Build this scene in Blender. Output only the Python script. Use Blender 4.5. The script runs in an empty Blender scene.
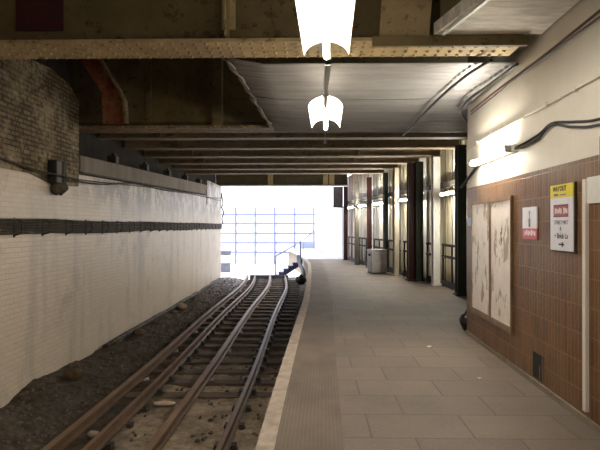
import bpy, bmesh, math, random
from mathutils import Vector, Matrix, noise
R = random.Random(7)
PI = math.pi
S = bpy.context.scene
COL = S.collection

# ------------------------------------------------------------------ materials
def new_mat(name):
    m = bpy.data.materials.new(name); m.use_nodes = True
    nt = m.node_tree; nt.nodes.clear()
    out = nt.nodes.new('ShaderNodeOutputMaterial')
    b = nt.nodes.new('ShaderNodeBsdfPrincipled')
    nt.links.new(b.outputs[0], out.inputs[0])
    return m, nt, b
def N(nt, t, **kw):
    n = nt.nodes.new(t)
    for k, v in kw.items(): setattr(n, k, v)
    return n
def c4(c): return (c[0], c[1], c[2], 1)
def ramp(nt, fac, stops):
    r = N(nt, 'ShaderNodeValToRGB'); nt.links.new(fac, r.inputs[0])
    e = r.color_ramp.elements
    while len(e) < len(stops): e.new(0.5)
    for i, (p, c) in enumerate(stops): e[i].position = p; e[i].color = c4(c)
    return r.outputs[0]
def mixc(nt, fac, a, b, mode='MIX'):
    m = N(nt, 'ShaderNodeMix', data_type='RGBA', blend_type=mode)
    if isinstance(fac, float): m.inputs[0].default_value = fac
    else: nt.links.new(fac, m.inputs[0])
    for s, v in ((m.inputs[6], a), (m.inputs[7], b)):
        if isinstance(v, tuple): s.default_value = c4(v)
        else: nt.links.new(v, s)
    return m.outputs[2]
def pos(nt): return N(nt, 'ShaderNodeNewGeometry').outputs['Position']
def ntex(nt, vec, scale, detail=5, rough=.6):
    n = N(nt, 'ShaderNodeTexNoise'); n.inputs['Scale'].default_value = scale
    n.inputs['Detail'].default_value = detail; n.inputs['Roughness'].default_value = rough
    nt.links.new(vec, n.inputs['Vector']); return n.outputs[0]
def scaled(nt, vec, s):
    m = N(nt, 'ShaderNodeMapping'); m.inputs['Scale'].default_value = s
    nt.links.new(vec, m.inputs['Vector']); return m.outputs[0]
def swz(nt, vec, order):
    s = N(nt, 'ShaderNodeSeparateXYZ'); nt.links.new(vec, s.inputs[0])
    c = N(nt, 'ShaderNodeCombineXYZ')
    for i, a in enumerate(order):
        if a is not None: nt.links.new(s.outputs[a], c.inputs[i])
    return c.outputs[0]
def bump(nt, b, h, strength=.4, dist=.01):
    n = N(nt, 'ShaderNodeBump'); n.inputs['Strength'].default_value = strength
    n.inputs['Distance'].default_value = dist
    nt.links.new(h, n.inputs['Height']); nt.links.new(n.outputs[0], b.inputs['Normal'])
def grime(name, c1, c2, scale=3, rough=.75, metal=0, lo=.35, hi=.65, bs=.3, stretch=(1, 1, 1), c3=None, spec=.3):
    m, nt, b = new_mat(name)
    p = scaled(nt, pos(nt), stretch)
    f = ntex(nt, p, scale)
    col = ramp(nt, f, [(lo, c1), (hi, c2)])
    if c3:
        f2 = ntex(nt, p, scale * 3.3, 8, .7)
        mk = ramp(nt, f2, [(.56, (0, 0, 0)), (.62, (1, 1, 1))])
        col = mixc(nt, mk, col, c3)
    nt.links.new(col, b.inputs['Base Color'])
    b.inputs['Roughness'].default_value = rough; b.inputs['Metallic'].default_value = metal
    b.inputs['Specular IOR Level'].default_value = spec
    if bs: bump(nt, b, ntex(nt, p, scale * 12), bs, .006)
    return m
def plain(name, c, rough=.6, metal=0):
    m, nt, b = new_mat(name)
    f = ntex(nt, pos(nt), 9)
    nt.links.new(ramp(nt, f, [(.3, tuple(x * .88 for x in c)), (.7, c)]), b.inputs['Base Color'])
    b.inputs['Roughness'].default_value = rough; b.inputs['Metallic'].default_value = metal
    return m
def glow(name, c, s):
    m, nt, b = new_mat(name)
    b.inputs['Base Color'].default_value = c4((.8, .8, .8))
    b.inputs['Emission Color'].default_value = c4(c); b.inputs['Emission Strength'].default_value = s
    return m
def bricks(name, order, w, h, cols, mortar, ms=.012, rough=.7, dirt=None, off=.5, bs=.5, streak=None, spec=.3, bias=0, squash=1, dirt_lo=.5, dirt_hi=.75, grit=None, high=None):
    m, nt, b = new_mat(name)
    p = pos(nt)
    v = swz(nt, p, order)
    t = N(nt, 'ShaderNodeTexBrick'); nt.links.new(v, t.inputs['Vector'])
    t.offset = off; t.squash = squash
    t.inputs['Color1'].default_value = c4(cols[0]); t.inputs['Color2'].default_value = c4(cols[1])
    t.inputs['Mortar'].default_value = c4(mortar); t.inputs['Scale'].default_value = 1
    t.inputs['Mortar Size'].default_value = ms; t.inputs['Brick Width'].default_value = w
    t.inputs['Row Height'].default_value = h; t.inputs['Bias'].default_value = bias
    t.inputs['Mortar Smooth'].default_value = .3
    col = t.outputs['Color']
    if dirt:
        f = ntex(nt, p, 1.3, 8, .65)
        col = mixc(nt, ramp(nt, f, [(dirt_lo, (0, 0, 0)), (dirt_hi, (1, 1, 1))]), col, dirt)
    if grit:
        f = ntex(nt, p, 9, 8, .75)
        col = mixc(nt, ramp(nt, f, [(.5, (0, 0, 0)), (.62, (1, 1, 1))]), col, grit)
    if streak:
        sv = scaled(nt, v, streak[1])
        f = ntex(nt, sv, 1, 6, .65)
        col = mixc(nt, ramp(nt, f, [(.5, (0, 0, 0)), (.72, (.8, .8, .8))]), col, streak[0])
    if high:      # blotchy seepage stains on the upper courses, some way along
        sz = N(nt, 'ShaderNodeSeparateXYZ'); nt.links.new(p, sz.inputs[0])
        k = None
        for ax, lo, hi in ((2, 1.75, 2.3), (1, 9.5, 12.5)):
            mr = N(nt, 'ShaderNodeMapRange'); nt.links.new(sz.outputs[ax], mr.inputs[0]); mr.inputs[1].default_value = lo; mr.inputs[2].default_value = hi
            if k is None: k = mr.outputs[0]
            else:
                mu = N(nt, 'ShaderNodeMath', operation='MULTIPLY'); nt.links.new(k, mu.inputs[0]); nt.links.new(mr.outputs[0], mu.inputs[1]); k = mu.outputs[0]
        mu = N(nt, 'ShaderNodeMath', operation='MULTIPLY'); nt.links.new(k, mu.inputs[0])
        nt.links.new(ramp(nt, ntex(nt, scaled(nt, p, (1, 1, .6)), 2.6, 10, .72), [(.40, (0, 0, 0)), (.54, (.85, .85, .85))]), mu.inputs[1])
        col = mixc(nt, mu.outputs[0], col, high)
    nt.links.new(col, b.inputs['Base Color'])
    b.inputs['Roughness'].default_value = rough; b.inputs['Specular IOR Level'].default_value = spec
    hm = N(nt, 'ShaderNodeMath', operation='MULTIPLY_ADD')
    nt.links.new(t.outputs['Fac'], hm.inputs[0]); hm.inputs[1].default_value = -1
    nt.links.new(ntex(nt, p, 22), hm.inputs[2])
    bump(nt, b, hm.outputs[0], bs, .012)
    return m

M = {}
M['whitewash'] = bricks('whitewashed_brick', (1, 2, None), .23, .075, ((.76, .655, .535), (.71, .61, .49)), (.67, .57, .46), .008, .42,
                        dirt=(.34, .28, .21), bs=.5, streak=((.42, .37, .32), (1.3, .2, 1)), spec=.3, dirt_lo=.56, dirt_hi=.85, high=(.22, .165, .11))
M['dirty_brick'] = bricks('dirty_brick', (1, 2, None), .23, .075, ((.24, .18, .10), (.15, .105, .055)), (.05, .036, .02), .012, .85,
                          dirt=(.42, .34, .21), bs=1, grit=(.06, .045, .028), dirt_lo=.48, dirt_hi=.68)
M['brick_end'] = bricks('brick_end', (0, 2, None), .23, .075, ((.6, .57, .5), (.5, .47, .42)), (.4, .37, .33), .010, .7, dirt=(.2, .18, .16))
M['tiles'] = bricks('brown_glazed_tiles', (1, 2, None), .07, .235, ((.172, .080, .034), (.098, .045, .019)), (.225, .14, .075), .006, .42,
                    dirt=(.21, .13, .065), off=0, bs=.4, spec=.22, dirt_lo=.42, dirt_hi=.8)
M['paint_wall'] = grime('cream_painted_wall', (.76, .71, .62), (.67, .61, .52), 1.2, .55, bs=.25, spec=.4)
M['soffit'] = grime('white_painted_soffit', (.72, .68, .6), (.45, .40, .33), 5, .6, stretch=(.6, 2.5, 1), bs=.3)
M['lip'] = plain('white_gloss_edge', (.85, .84, .8), .4)
M['edge'] = grime('white_edge_line', (.38, .31, .25), (.55, .46, .39), 7, .8, bs=.4)
M['roof'] = grime('sooty_roof', (.03, .024, .016), (.055, .042, .025), 1.5, .95)
M['void'] = grime('void_black_brick', (.018, .015, .011), (.035, .028, .02), 3, .95)  # near-black colour makes the upper left wall read as a dark void
M['girder'] = grime('ochre_girder_paint', (.165, .12, .05), (.11, .08, .034), 2.2, .6, c3=(.065, .045, .02))
M['flange'] = grime('buff_flange_paint', (.50, .38, .20), (.38, .285, .145), 3, .55, c3=(.24, .16, .07))
M['girder_dark'] = grime('dark_girder', (.055, .042, .022), (.10, .075, .036), 2, .7)
M['peel'] = grime('peeling_buff_paint', (.30, .21, .11), (.14, .095, .045), 6, .65, c3=(.50, .39, .24))
M['beam'] = grime('grimy_beam_paint', (.30, .23, .145), (.20, .15, .092), 3, .6, stretch=(.5, 1, 1), c3=(.12, .085, .05))
M['red'] = grime('red_lead_paint', (.26, .04, .02), (.30, .14, .07), 4, .6, c3=(.07, .03, .02))
M['maroon'] = grime('maroon_paint', (.06, .013, .011), (.035, .011, .01), 3, .45, bs=.1)
M['green'] = grime('dark_green_paint', (.016, .022, .014), (.028, .034, .02), 3, .45, bs=.1)
M['silver'] = grime('pale_grey_paint', (.78, .77, .72), (.66, .64, .59), 4, .4, bs=.1)
M['creamcol'] = grime('cream_column_paint', (.52, .47, .37), (.40, .35, .27), 4, .5, bs=.1)
M['greycol'] = grime('grey_green_paint', (.17, .17, .14), (.12, .12, .10), 4, .5, bs=.1)
M['ledge'] = grime('grey_brown_plank', (.24, .195, .15), (.17, .135, .10), 3, .7, stretch=(1, 1.2, .3))
M['sheet'] = grime('grey_corrugated_iron', (.40, .39, .39), (.30, .29, .29), 2, .48, metal=.25, bs=.1, stretch=(.5, 3, 1), spec=.5)
M['sheet_edge'] = grime('bent_sheet_edge', (.42, .36, .28), (.2, .16, .11), 7, .6)
M['black'] = plain('black_rubber', (.014, .013, .012), .5)
M['blackp'] = plain('black_plastic_bag', (.012, .012, .014), .25)
M['cable'] = grime('sooty_cable', (.03, .024, .018), (.11, .088, .064), 6, .7)
M['iron'] = grime('dark_iron', (.04, .033, .026), (.075, .06, .045), 6, .6, metal=.3)
M['railblack'] = plain('black_rail_paint', (.012, .011, .011), .7)
M['rust'] = grime('rusty_rail', (.165, .10, .056), (.095, .058, .034), 6, .5, metal=.3, stretch=(1, .3, 1), bs=.2)
M['rusttop'] = grime('rubbed_rail', (.24, .15, .09), (.17, .10, .06), 5, .5, metal=.3, stretch=(1, .3, 1), bs=.1)
M['sleeper'] = grime('weathered_sleeper', (.15, .11, .078), (.085, .06, .042), 5, .85, stretch=(.4, 3, 1), c3=(.22, .17, .125))
M['stone'] = grime('ballast_stone', (.06, .048, .038), (.17, .14, .11), 14, .9)
M['stonepale'] = grime('pale_stone', (.42, .34, .27), (.3, .23, .17), 14, .9)
M['ceramic'] = plain('stained_ceramic', (.40, .34, .28), .4)
M['concrete'] = grime('daylit_pale_concrete', (.62, .6, .58), (.5, .48, .46), 1.5, .9)
M['white'] = plain('white_board', (.8, .8, .8), .6)
M['reflector'] = plain('white_enamel', (.85, .85, .82), .35)
def opal_mat():
    m, nt, b = new_mat('opal_plastic')
    b.inputs['Base Color'].default_value = c4((.9, .88, .84)); b.inputs['Roughness'].default_value = .5
    t = N(nt, 'ShaderNodeBsdfTranslucent'); t.inputs[0].default_value = c4((.9, .87, .8))
    mx = N(nt, 'ShaderNodeMixShader'); mx.inputs[0].default_value = .4
    nt.links.new(b.outputs[0], mx.inputs[1]); nt.links.new(t.outputs[0], mx.inputs[2])
    nt.links.new(mx.outputs[0], [n for n in nt.nodes if n.type == 'OUTPUT_MATERIAL'][0].inputs[0])
    return m
M['opal'] = opal_mat()
M['batten'] = plain('grey_batten', (.35, .33, .29), .5)
M['tube'] = glow('fluorescent_tube', (1, .92, .78), 80)
M['walltube'] = glow('wall_fluorescent_tube', (1, .93, .78), 85)
M['baytube'] = glow('bay_fluorescent_tube', (1, .94, .82), 150)
M['fencesteel'] = plain('pale_blue_steel', (.13, .15, .29), .5)
M['bluepanel'] = plain('pale_blue_panel', (.2, .24, .36), .6)
M['slate'] = grime('slate_blue_sheet', (.07, .075, .10), (.11, .115, .14), 4, .6)
M['portalflange'] = grime('sky_tinted_grey_paint', (.30, .29, .33), (.2, .19, .22), 5, .6)  # sky bounce on the portal flange is mixed in as lavender grey
M['lavender'] = plain('pale_downpipe', (.4, .4, .5), .5)
M['bin'] = grime('grey_bin_steel', (.50, .49, .49), (.40, .39, .39), 4, .5, bs=.1)
M['binlid'] = plain('pale_bin_lid', (.5, .5, .52), .4)
M['yellow'] = plain('yellow_sign', (.85, .70, .01), .35)
M['signwhite'] = plain('white_sign', (.78, .76, .80), .35)
M['ink'] = plain('black_ink', (.02, .02, .02), .5)
M['inkgrey'] = plain('grey_ink', (.22, .21, .24), .5)
M['banner'] = plain('red_banner', (.42, .07, .06), .5)
M['navy'] = plain('navy_line', (.06, .06, .16), .5)
M['pinkred'] = plain('faded_red_band', (.62, .12, .14), .5)
M['pink'] = plain('pink_notice', (.62, .10, .34), .5)
M['skyblue'] = plain('pale_blue_sticker', (.35, .47, .62), .5)
M['frametan'] = grime('old_frame_paint', (.25, .17, .105), (.16, .105, .065), 5, .6)
M['vent'] = plain('vent_dark', (.012, .01, .009), .8)
M['litter'] = grime('faded_wrapper', (.50, .33, .22), (.62, .5, .4), 9, .7)
M['moss'] = grime('orange_brown_weed', (.13, .075, .028), (.05, .04, .02), 12, .9)
M['red_wire'] = plain('red_brown_cable', (.16, .05, .035), .5)
M['sacking'] = grime('sooty_sacking', (.05, .042, .028), (.12, .098, .065), 9, .9)

def peeling_mat():
    m, nt, b = new_mat('peeling_white_paint')
    p = pos(nt)
    base = ramp(nt, ntex(nt, p, 6), [(.35, (.86, .78, .72)), (.65, (.76, .67, .60))])
    tan = ramp(nt, ntex(nt, p, 11), [(.3, (.36, .28, .2)), (.7, (.46, .38, .29))])
    f = ntex(nt, scaled(nt, p, (1, 1.5, .75)), 2.6, 9, .62)
    col = mixc(nt, ramp(nt, f, [(.56, (0, 0, 0)), (.585, (1, 1, 1))]), base, tan)
    f2 = ntex(nt, scaled(nt, p, (1, 1.2, .7)), 5.5, 9, .6)
    col = mixc(nt, ramp(nt, f2, [(.65, (0, 0, 0)), (.665, (1, 1, 1))]), col, (.09, .085, .09))
    nt.links.new(col, b.inputs['Base Color']); b.inputs['Roughness'].default_value = .55
    bump(nt, b, f, .4, .01)
    return m
M['peeling'] = peeling_mat()

def floor_mat():
    m, nt, b = new_mat('paving_slabs')
    p = pos(nt)
    t = N(nt, 'ShaderNodeTexBrick'); nt.links.new(p, t.inputs['Vector'])
    t.offset = .42
    for k, v in (('Color1', (.175, .136, .104)), ('Color2', (.142, .109, .084)), ('Mortar', (.085, .065, .05))): t.inputs[k].default_value = c4(v)
    for k, v in (('Scale', 1), ('Mortar Size', .009), ('Brick Width', .78), ('Row Height', .53), ('Mortar Smooth', .2)): t.inputs[k].default_value = v
    col = t.outputs['Color']
    f = ntex(nt, p, 1.1, 7, .65)
    col = mixc(nt, ramp(nt, f, [(.4, (0, 0, 0)), (.75, (.75, .75, .75))]), col, (.095, .073, .057))
    f = ntex(nt, p, 30, 6, .7)
    col = mixc(nt, ramp(nt, f, [(.5, (0, 0, 0)), (.75, (.5, .5, .5))]), col, (.25, .20, .16))
    nt.links.new(col, b.inputs['Base Color']); b.inputs['Roughness'].default_value = .62
    b.inputs['Specular IOR Level'].default_value = .35
    hm = N(nt, 'ShaderNodeMath', operation='MULTIPLY_ADD')
    nt.links.new(t.outputs['Fac'], hm.inputs[0]); hm.inputs[1].default_value = -1.5
    nt.links.new(ntex(nt, p, 40), hm.inputs[2])
    bump(nt, b, hm.outputs[0], .35, .008)
    return m
M['floor'] = floor_mat()
M['tactile'] = grime('ribbed_edge_paving', (.175, .136, .104), (.12, .092, .07), 2, .7, stretch=(1, .6, 1))

def ground_mat():
    m, nt, b = new_mat('trackbed_dirt')
    p = pos(nt)
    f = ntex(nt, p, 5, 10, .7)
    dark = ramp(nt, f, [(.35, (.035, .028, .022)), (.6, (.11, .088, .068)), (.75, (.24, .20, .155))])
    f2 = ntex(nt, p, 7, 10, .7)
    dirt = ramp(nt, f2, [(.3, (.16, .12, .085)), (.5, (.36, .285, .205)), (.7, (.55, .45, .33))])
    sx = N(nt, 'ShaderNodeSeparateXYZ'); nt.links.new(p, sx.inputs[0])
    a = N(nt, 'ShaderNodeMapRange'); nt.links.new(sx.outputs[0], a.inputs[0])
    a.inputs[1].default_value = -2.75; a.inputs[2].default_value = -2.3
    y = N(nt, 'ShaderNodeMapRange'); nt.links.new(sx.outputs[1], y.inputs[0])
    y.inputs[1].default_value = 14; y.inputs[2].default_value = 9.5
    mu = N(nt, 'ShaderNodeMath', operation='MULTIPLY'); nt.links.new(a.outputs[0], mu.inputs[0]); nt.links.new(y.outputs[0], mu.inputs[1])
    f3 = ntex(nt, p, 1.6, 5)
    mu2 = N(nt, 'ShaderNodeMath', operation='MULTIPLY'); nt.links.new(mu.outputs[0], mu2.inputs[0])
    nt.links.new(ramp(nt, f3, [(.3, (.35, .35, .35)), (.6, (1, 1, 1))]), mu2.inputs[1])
    skylit = N(nt, 'ShaderNodeMapRange'); nt.links.new(sx.outputs[1], skylit.inputs[0])
    skylit.inputs[1].default_value = 19; skylit.inputs[2].default_value = 27
    pale = ramp(nt, f, [(.35, (.10, .09, .09)), (.6, (.34, .32, .33)), (.75, (.5, .48, .49))])  # paler grey towards the portal stands in for sky light on the ballast
    nt.links.new(mixc(nt, skylit.outputs[0], mixc(nt, mu2.outputs[0], dark, dirt), pale), b.inputs['Base Color'])
    b.inputs['Roughness'].default_value = .95; b.inputs['Specular IOR Level'].default_value = .15
    bump(nt, b, ntex(nt, p, 30, 8, .7), .8, .02)
    return m
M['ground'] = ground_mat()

def panel_mat(name, c, c2):
    m, nt, b = new_mat(name)
    p = pos(nt)
    f = ntex(nt, scaled(nt, p, (1, 1, .25)), 4, 6)
    nt.links.new(ramp(nt, f, [(.35, c), (.7, c2)]), b.inputs['Base Color'])
    b.inputs['Roughness'].default_value = .36
    return m
M['panel_white'] = panel_mat('white_cladding', (.82, .79, .72), (.70, .66, .59))
M['panel_cream'] = panel_mat('cream_cladding', (.68, .60, .42), (.52, .45, .30))
M['panel_pink'] = panel_mat('pinkish_cladding', (.52, .40, .34), (.38, .28, .24))
M['panel_grey'] = panel_mat('grey_cladding', (.50, .48, .42), (.36, .35, .30))

# ------------------------------------------------------------------ mesh builder
class MB:
    def __init__(s): s.bm = bmesh.new()
    def box(s, c, d, rz=0, mi=0, rot=None):
        r = bmesh.ops.create_cube(s.bm, size=1)
        mt = Matrix.Translation(c) @ (rot if rot is not None else Matrix.Rotation(rz, 4, 'Z')) @ Matrix.Diagonal((d[0], d[1], d[2], 1))
        bmesh.ops.transform(s.bm, matrix=mt, verts=r['verts'])
        for f in {f for v in r['verts'] for f in v.link_faces}: f.material_index = mi
        return s
    def mm(s, a, b, mi=0):
        return s.box([(a[i] + b[i]) / 2 for i in range(3)], [abs(b[i] - a[i]) for i in range(3)], mi=mi)
    def cyl(s, p0, p1, r, r2=None, seg=10, mi=0):
        p0, p1 = Vector(p0), Vector(p1); d = p1 - p0
        q = bmesh.ops.create_cone(s.bm, cap_ends=True, segments=seg, radius1=r, radius2=r if r2 is None else r2, depth=d.length)
        mt = Matrix.Translation((p0 + p1) / 2) @ d.to_track_quat('Z', 'Y').to_matrix().to_4x4()
        bmesh.ops.transform(s.bm, matrix=mt, verts=q['verts'])
        for f in {f for v in q['verts'] for f in v.link_faces}: f.material_index = mi; f.smooth = True
        return s
    def ball(s, c, r, sub=1, sc=(1, 1, 1)):
        q = bmesh.ops.create_icosphere(s.bm, subdivisions=sub, radius=r)
        bmesh.ops.transform(s.bm, matrix=Matrix.Translation(c) @ Matrix.Diagonal((*sc, 1)), verts=q['verts'])
        for f in {f for v in q['verts'] for f in v.link_faces}: f.smooth = True
        return s
    def sweep(s, path, prof, closed=True, up=(0, 0, 1), mi=0, smooth=False):
        """sweep a 2-D profile (side, up) along a path of points"""
        up = Vector(up); path = [Vector(p) for p in path]; rings = []
        for i, p in enumerate(path):
            t = (path[min(i + 1, len(path) - 1)] - path[max(i - 1, 0)]).normalized()
            u = up if abs(t.dot(up)) < .95 else Vector((1, 0, 0))
            side = t.cross(u).normalized(); u2 = side.cross(t).normalized()
            rings.append([s.bm.verts.new(p + side * a + u2 * b) for a, b in prof])
        n = len(prof)
        for r0, r1 in zip(rings, rings[1:]):
            for k in range(n if closed else n - 1):
                f = s.bm.faces.new((r0[k], r0[(k + 1) % n], r1[(k + 1) % n], r1[k])); f.smooth = smooth; f.material_index = mi
        if closed:
            for r in (rings[0][::-1], rings[-1]):
                f = s.bm.faces.new(r); f.material_index = mi
        return s
    def tube(s, path, r, seg=8, mi=0):
        return s.sweep(path, [(r * math.cos(2 * PI * k / seg), r * math.sin(2 * PI * k / seg)) for k in range(seg)], smooth=True, mi=mi)
    def prism(s, pts, z0, z1, mi=0):
        lo = [s.bm.verts.new((x, y, z0)) for x, y in pts]; hi = [s.bm.verts.new((x, y, z1)) for x, y in pts]
        n = len(pts); fs = [s.bm.faces.new(lo[::-1]), s.bm.faces.new(hi)]
        for k in range(n): fs.append(s.bm.faces.new((lo[k], lo[(k + 1) % n], hi[(k + 1) % n], hi[k])))
        for f in fs: f.material_index = mi
        return s
    def poly3(s, pts, d, mi=0):
        """extrude a planar 3-D polygon by vector d"""
        a = [s.bm.verts.new(p) for p in pts]; b = [s.bm.verts.new(Vector(p) + Vector(d)) for p in pts]
        n = len(pts); fs = [s.bm.faces.new(a[::-1]), s.bm.faces.new(b)]
        for k in range(n): fs.append(s.bm.faces.new((a[k], a[(k + 1) % n], b[(k + 1) % n], b[k])))
        for f in fs: f.material_index = mi
        return s
    def rivets(s, pts, r, n=(0, 0, -1)):
        n = Vector(n)
        q = n.to_track_quat('Z', 'Y').to_matrix().to_4x4()
        for p in pts:
            g = bmesh.ops.create_cone(s.bm, cap_ends=True, segments=7, radius1=r, radius2=r * .45, depth=r * .8)
            bmesh.ops.transform(s.bm, matrix=Matrix.Translation(Vector(p) + n * r * .4) @ q, verts=g['verts'])
        return s
    def build(s, name, mats, parent=None, loc=None, rz=0, bevel=0, kind=None):
        bmesh.ops.recalc_face_normals(s.bm, faces=s.bm.faces[:])
        me = bpy.data.meshes.new(name); s.bm.to_mesh(me); s.bm.free()
        for m in (mats if isinstance(mats, (list, tuple)) else [mats]): me.materials.append(m)
        o = bpy.data.objects.new(name, me); COL.objects.link(o)
        if parent: o.parent = parent
        if loc: o.location = loc
        o.rotation_euler.z = rz
        if bevel:
            b = o.modifiers.new('bevel', 'BEVEL'); b.width = bevel; b.segments = 2; b.limit_method = 'ANGLE'
        if kind: o['kind'] = kind
        return o
def tag(o, label, cat, group=None):
    o['label'] = label; o['category'] = cat
    if group: o['group'] = group
    return o
def thing(name, label, cat, loc=(0, 0, 0), rz=0, group=None):
    o = bpy.data.objects.new(name, None); COL.objects.link(o); o.empty_display_size = .1
    o.location = loc; o.rotation_euler.z = rz
    return tag(o, label, cat, group)
def copy_tree(o, parent=None):
    c = o.copy(); COL.objects.link(c)
    if parent: c.parent = parent
    for ch in o.children: copy_tree(ch, c)
    return c
def lerp(xs, ys, x):
    if x <= xs[0]: return ys[0]
    for a, b, c, d in zip(xs, xs[1:], ys, ys[1:]):
        if x <= b: return c + (d - c) * (x - a) / (b - a)
    return ys[-1]
def spline(pts, n=6):
    pts = [Vector(p) for p in pts]; out = []
    P = [pts[0]] + pts + [pts[-1]]
    for i in range(1, len(P) - 2):
        for k in range(n):
            t = k / n; a, b, c, d = P[i - 1], P[i], P[i + 1], P[i + 2]
            out.append(.5 * ((2 * b) + (c - a) * t + (2 * a - 5 * b + 4 * c - d) * t * t + (3 * b - a - 3 * c + d) * t ** 3))
    out.append(pts[-1]); return out
ORD = ['', 'first', 'second', 'third', 'fourth', 'fifth', 'sixth', 'seventh', 'eighth', 'ninth', 'tenth', 'eleventh', 'twelfth', 'thirteenth',
       'fourteenth', 'fifteenth', 'sixteenth', 'seventeenth', 'eighteenth', 'nineteenth', 'twentieth']
def nth(n):
    if n <= 20: return ORD[n]
    t = {2: 'twenty', 3: 'thirty', 4: 'forty'}[n // 10]
    return t + '-' + ORD[n % 10] if n % 10 else t[:-1] + 'ieth'

# ------------------------------------------------------------------ layout
EY = [-8, 4, 5.15, 7.2, 12, 15, 20, 24, 29, 34, 40.5]
EX = [-.52, -.407, -.386, -.336, -.195, -.16, -.15, -.19, -.48, -1.05, -2.0]
def edge(y): return lerp(EY, EX, y)
def ctr(y): return -1.8 - (.0045 * (y - 20) ** 2 if y > 20 else 0) + .03 * math.sin((y - 6) * .45)
GZ = -1.12        # trackbed level
LX = -4.4        # left wall face
PL = [(3.75, 8.0), (3.72, 11), (3.68, 13), (3.6, 15.2), (3.3, 17), (2.97, 18.3), (2.72, 20), (2.37, 22), (2.02, 24.3), (1.76, 27)]   # cladding line
def plx(y): return lerp([p[1] for p in PL], [p[0] for p in PL], y)
def wx(y): return 2.16 + .019 * y      # right wall face

# ------------------------------------------------------------------ setting
b = MB()
ys = [-8 + i * .5 for i in range(95)]
yi = [y for y in ys if y <= 27]; yo = [y for y in ys if y >= 27]
vs = [(b.bm.verts.new((edge(y) + .635, y, 0)), b.bm.verts.new((4.2, y, 0))) for y in yi]
for a, c in zip(vs, vs[1:]): b.bm.faces.new((a[0], a[1], c[1], c[0]))
b.build('floor', M['floor'], kind='structure')
b = MB(); b.sweep([(edge(y), y, 0) for y in yo], [(0, 0), (3.6, 0), (3.6, -.08), (0, -.08)]); b.build('floor_outside', M['concrete'], kind='structure')  # coloured paler than the slabs inside to stand in for blown-out daylight
b = MB()
b.sweep([(edge(y) + .10, y, 0) for y in yi], [(-.035, 0), (.035, 0), (.035, -.08), (-.035, -.08)])
b.build('trim_1', M['edge'], kind='structure')                     # white coping line
b = MB()                                                           # ribbed strip
prof = []
for k in range(16):
    x0 = .0 + k * .031
    prof += [(x0, 0), (x0 + .013, 0), (x0 + .015, -.002), (x0 + .029, -.002)]
prof += [(.50, 0), (.50, -.05), (0, -.05)]
b.sweep([(edge(y) + .135, y, 0) for y in yi], prof)
b.build('trim_2', M['tactile'], kind='structure')
b = MB()
b.sweep([(edge(y), y, 0) for y in ys], [(.07, -.02), (.07, -.085), (.15, -.085), (.15, -1.3), (.3, -1.3), (.3, -.02)])
b.build('wall_platform', M['ledge'], kind='structure')
b = MB()                                                           # coping nose under the line
b.sweep([(edge(y), y, 0) for y in yi], [(0, 0), (.07, 0), (.07, -.08), (0, -.08)])
b.build('trim_3', M['edge'], kind='structure')

def gz(x, y):
    h = .035 * noise.noise((x * 2.2, y * 2.2, 1)) + .022 * noise.noise((x * 7, y * 7, 3))
    if x < -3.1: h += .17 * min(1, (-3.1 - x) / 1.0) * (1 + noise.noise((x, y * .8, 5)))
    if abs(x - ctr(y)) < 1.35 and y < 9.5: h += .03 * min(1, (9.5 - y) / 2)
    if y < 12 and x < -3.6: h += .05
    return GZ + h
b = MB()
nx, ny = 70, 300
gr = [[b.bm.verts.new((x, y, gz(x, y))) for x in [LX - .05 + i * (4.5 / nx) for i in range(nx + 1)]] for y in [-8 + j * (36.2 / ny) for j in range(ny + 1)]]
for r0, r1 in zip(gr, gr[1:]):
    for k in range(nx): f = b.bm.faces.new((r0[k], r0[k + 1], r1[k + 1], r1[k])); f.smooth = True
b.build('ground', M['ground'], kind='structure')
b = MB()
b.mm((-16, 28.2, GZ - .3), (6, 60, GZ - .005))
b.build('ground_outside', M['concrete'], kind='structure')

MB().poly3([(LX - .5, y, z) for y, z in ((-8, -1.4), (27, -1.4), (27, 2.86), (22.9, 2.86), (10.46, 2.57), (-8, 2.55))], (.5, 0, 0)).build('wall_left', M['whitewash'], kind='structure')
MB().mm((LX - .55, -8, 2.9), (LX - .255, 27, 5.2)).build('wall_left_upper', M['void'], kind='structure')
# brick pier of the left wall and the little one beside the portal
b = MB()
pts = [(2, 2.42), (8.6, 2.42), (9.4, 2.30), (10.42, 2.34), (10.42, 3.95), (10.0, 4.15), (9.3, 4.24), (8.6, 4.2), (8.0, 4.05), (7.2, 4.15), (2, 4.2)]
b.poly3([(LX - .3, y, z) for y, z in pts], (.325, 0, 0))
b.build('wall_left_pier', M['dirty_brick'], kind='structure')
MB().mm((LX - .3, 23.3, 2.5), (LX + .02, 27.02, 3.52)).build('wall_left_portal_pier', M['whitewash'], kind='structure')
# right wall: painted masonry with a tiled dado
def rwall(y0, y1, z0, z1, t0, t1, name, mat):
    b = MB()
    b.prism([(wx(y0) + t0, y0), (wx(y0) + t1, y0), (wx(y1) + t1, y1), (wx(y1) + t0, y1)], z0, z1)
    return b.build(name, mat, kind='structure')
rwall(-8, 8.4, 2.155, 5.2, 0, .4, 'wall_right', M['paint_wall'])
rwall(-8, 8.4, 0, 2.155, -.012, .4, 'wall_right_dado', M['tiles'])
rwall(-8, 8.4, 0, .05, -.035, -.012, 'baseboard_right', M['ledge'])
MB().mm((2.7, 8.1, 0), (4.2, 8.4, 5.2)).build('wall_recess_return', M['paint_wall'], kind='structure')
b = MB(); b.sweep([(x + .16, y, 0) for x, y in PL], [(0, 0), (.3, 0), (.3, 4.1), (0, 4.1)]); b.build('wall_recess', M['girder_dark'], kind='structure')
MB().mm((-5, -8.3, -1.4), (4.4, -8, 5.2)).build('wall_back', M['paint_wall'], kind='structure')
MB().mm((-5, -8.3, 5.26), (4.5, 11.2, 5.5)).build('ceiling', M['roof'], kind='structure')
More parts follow.
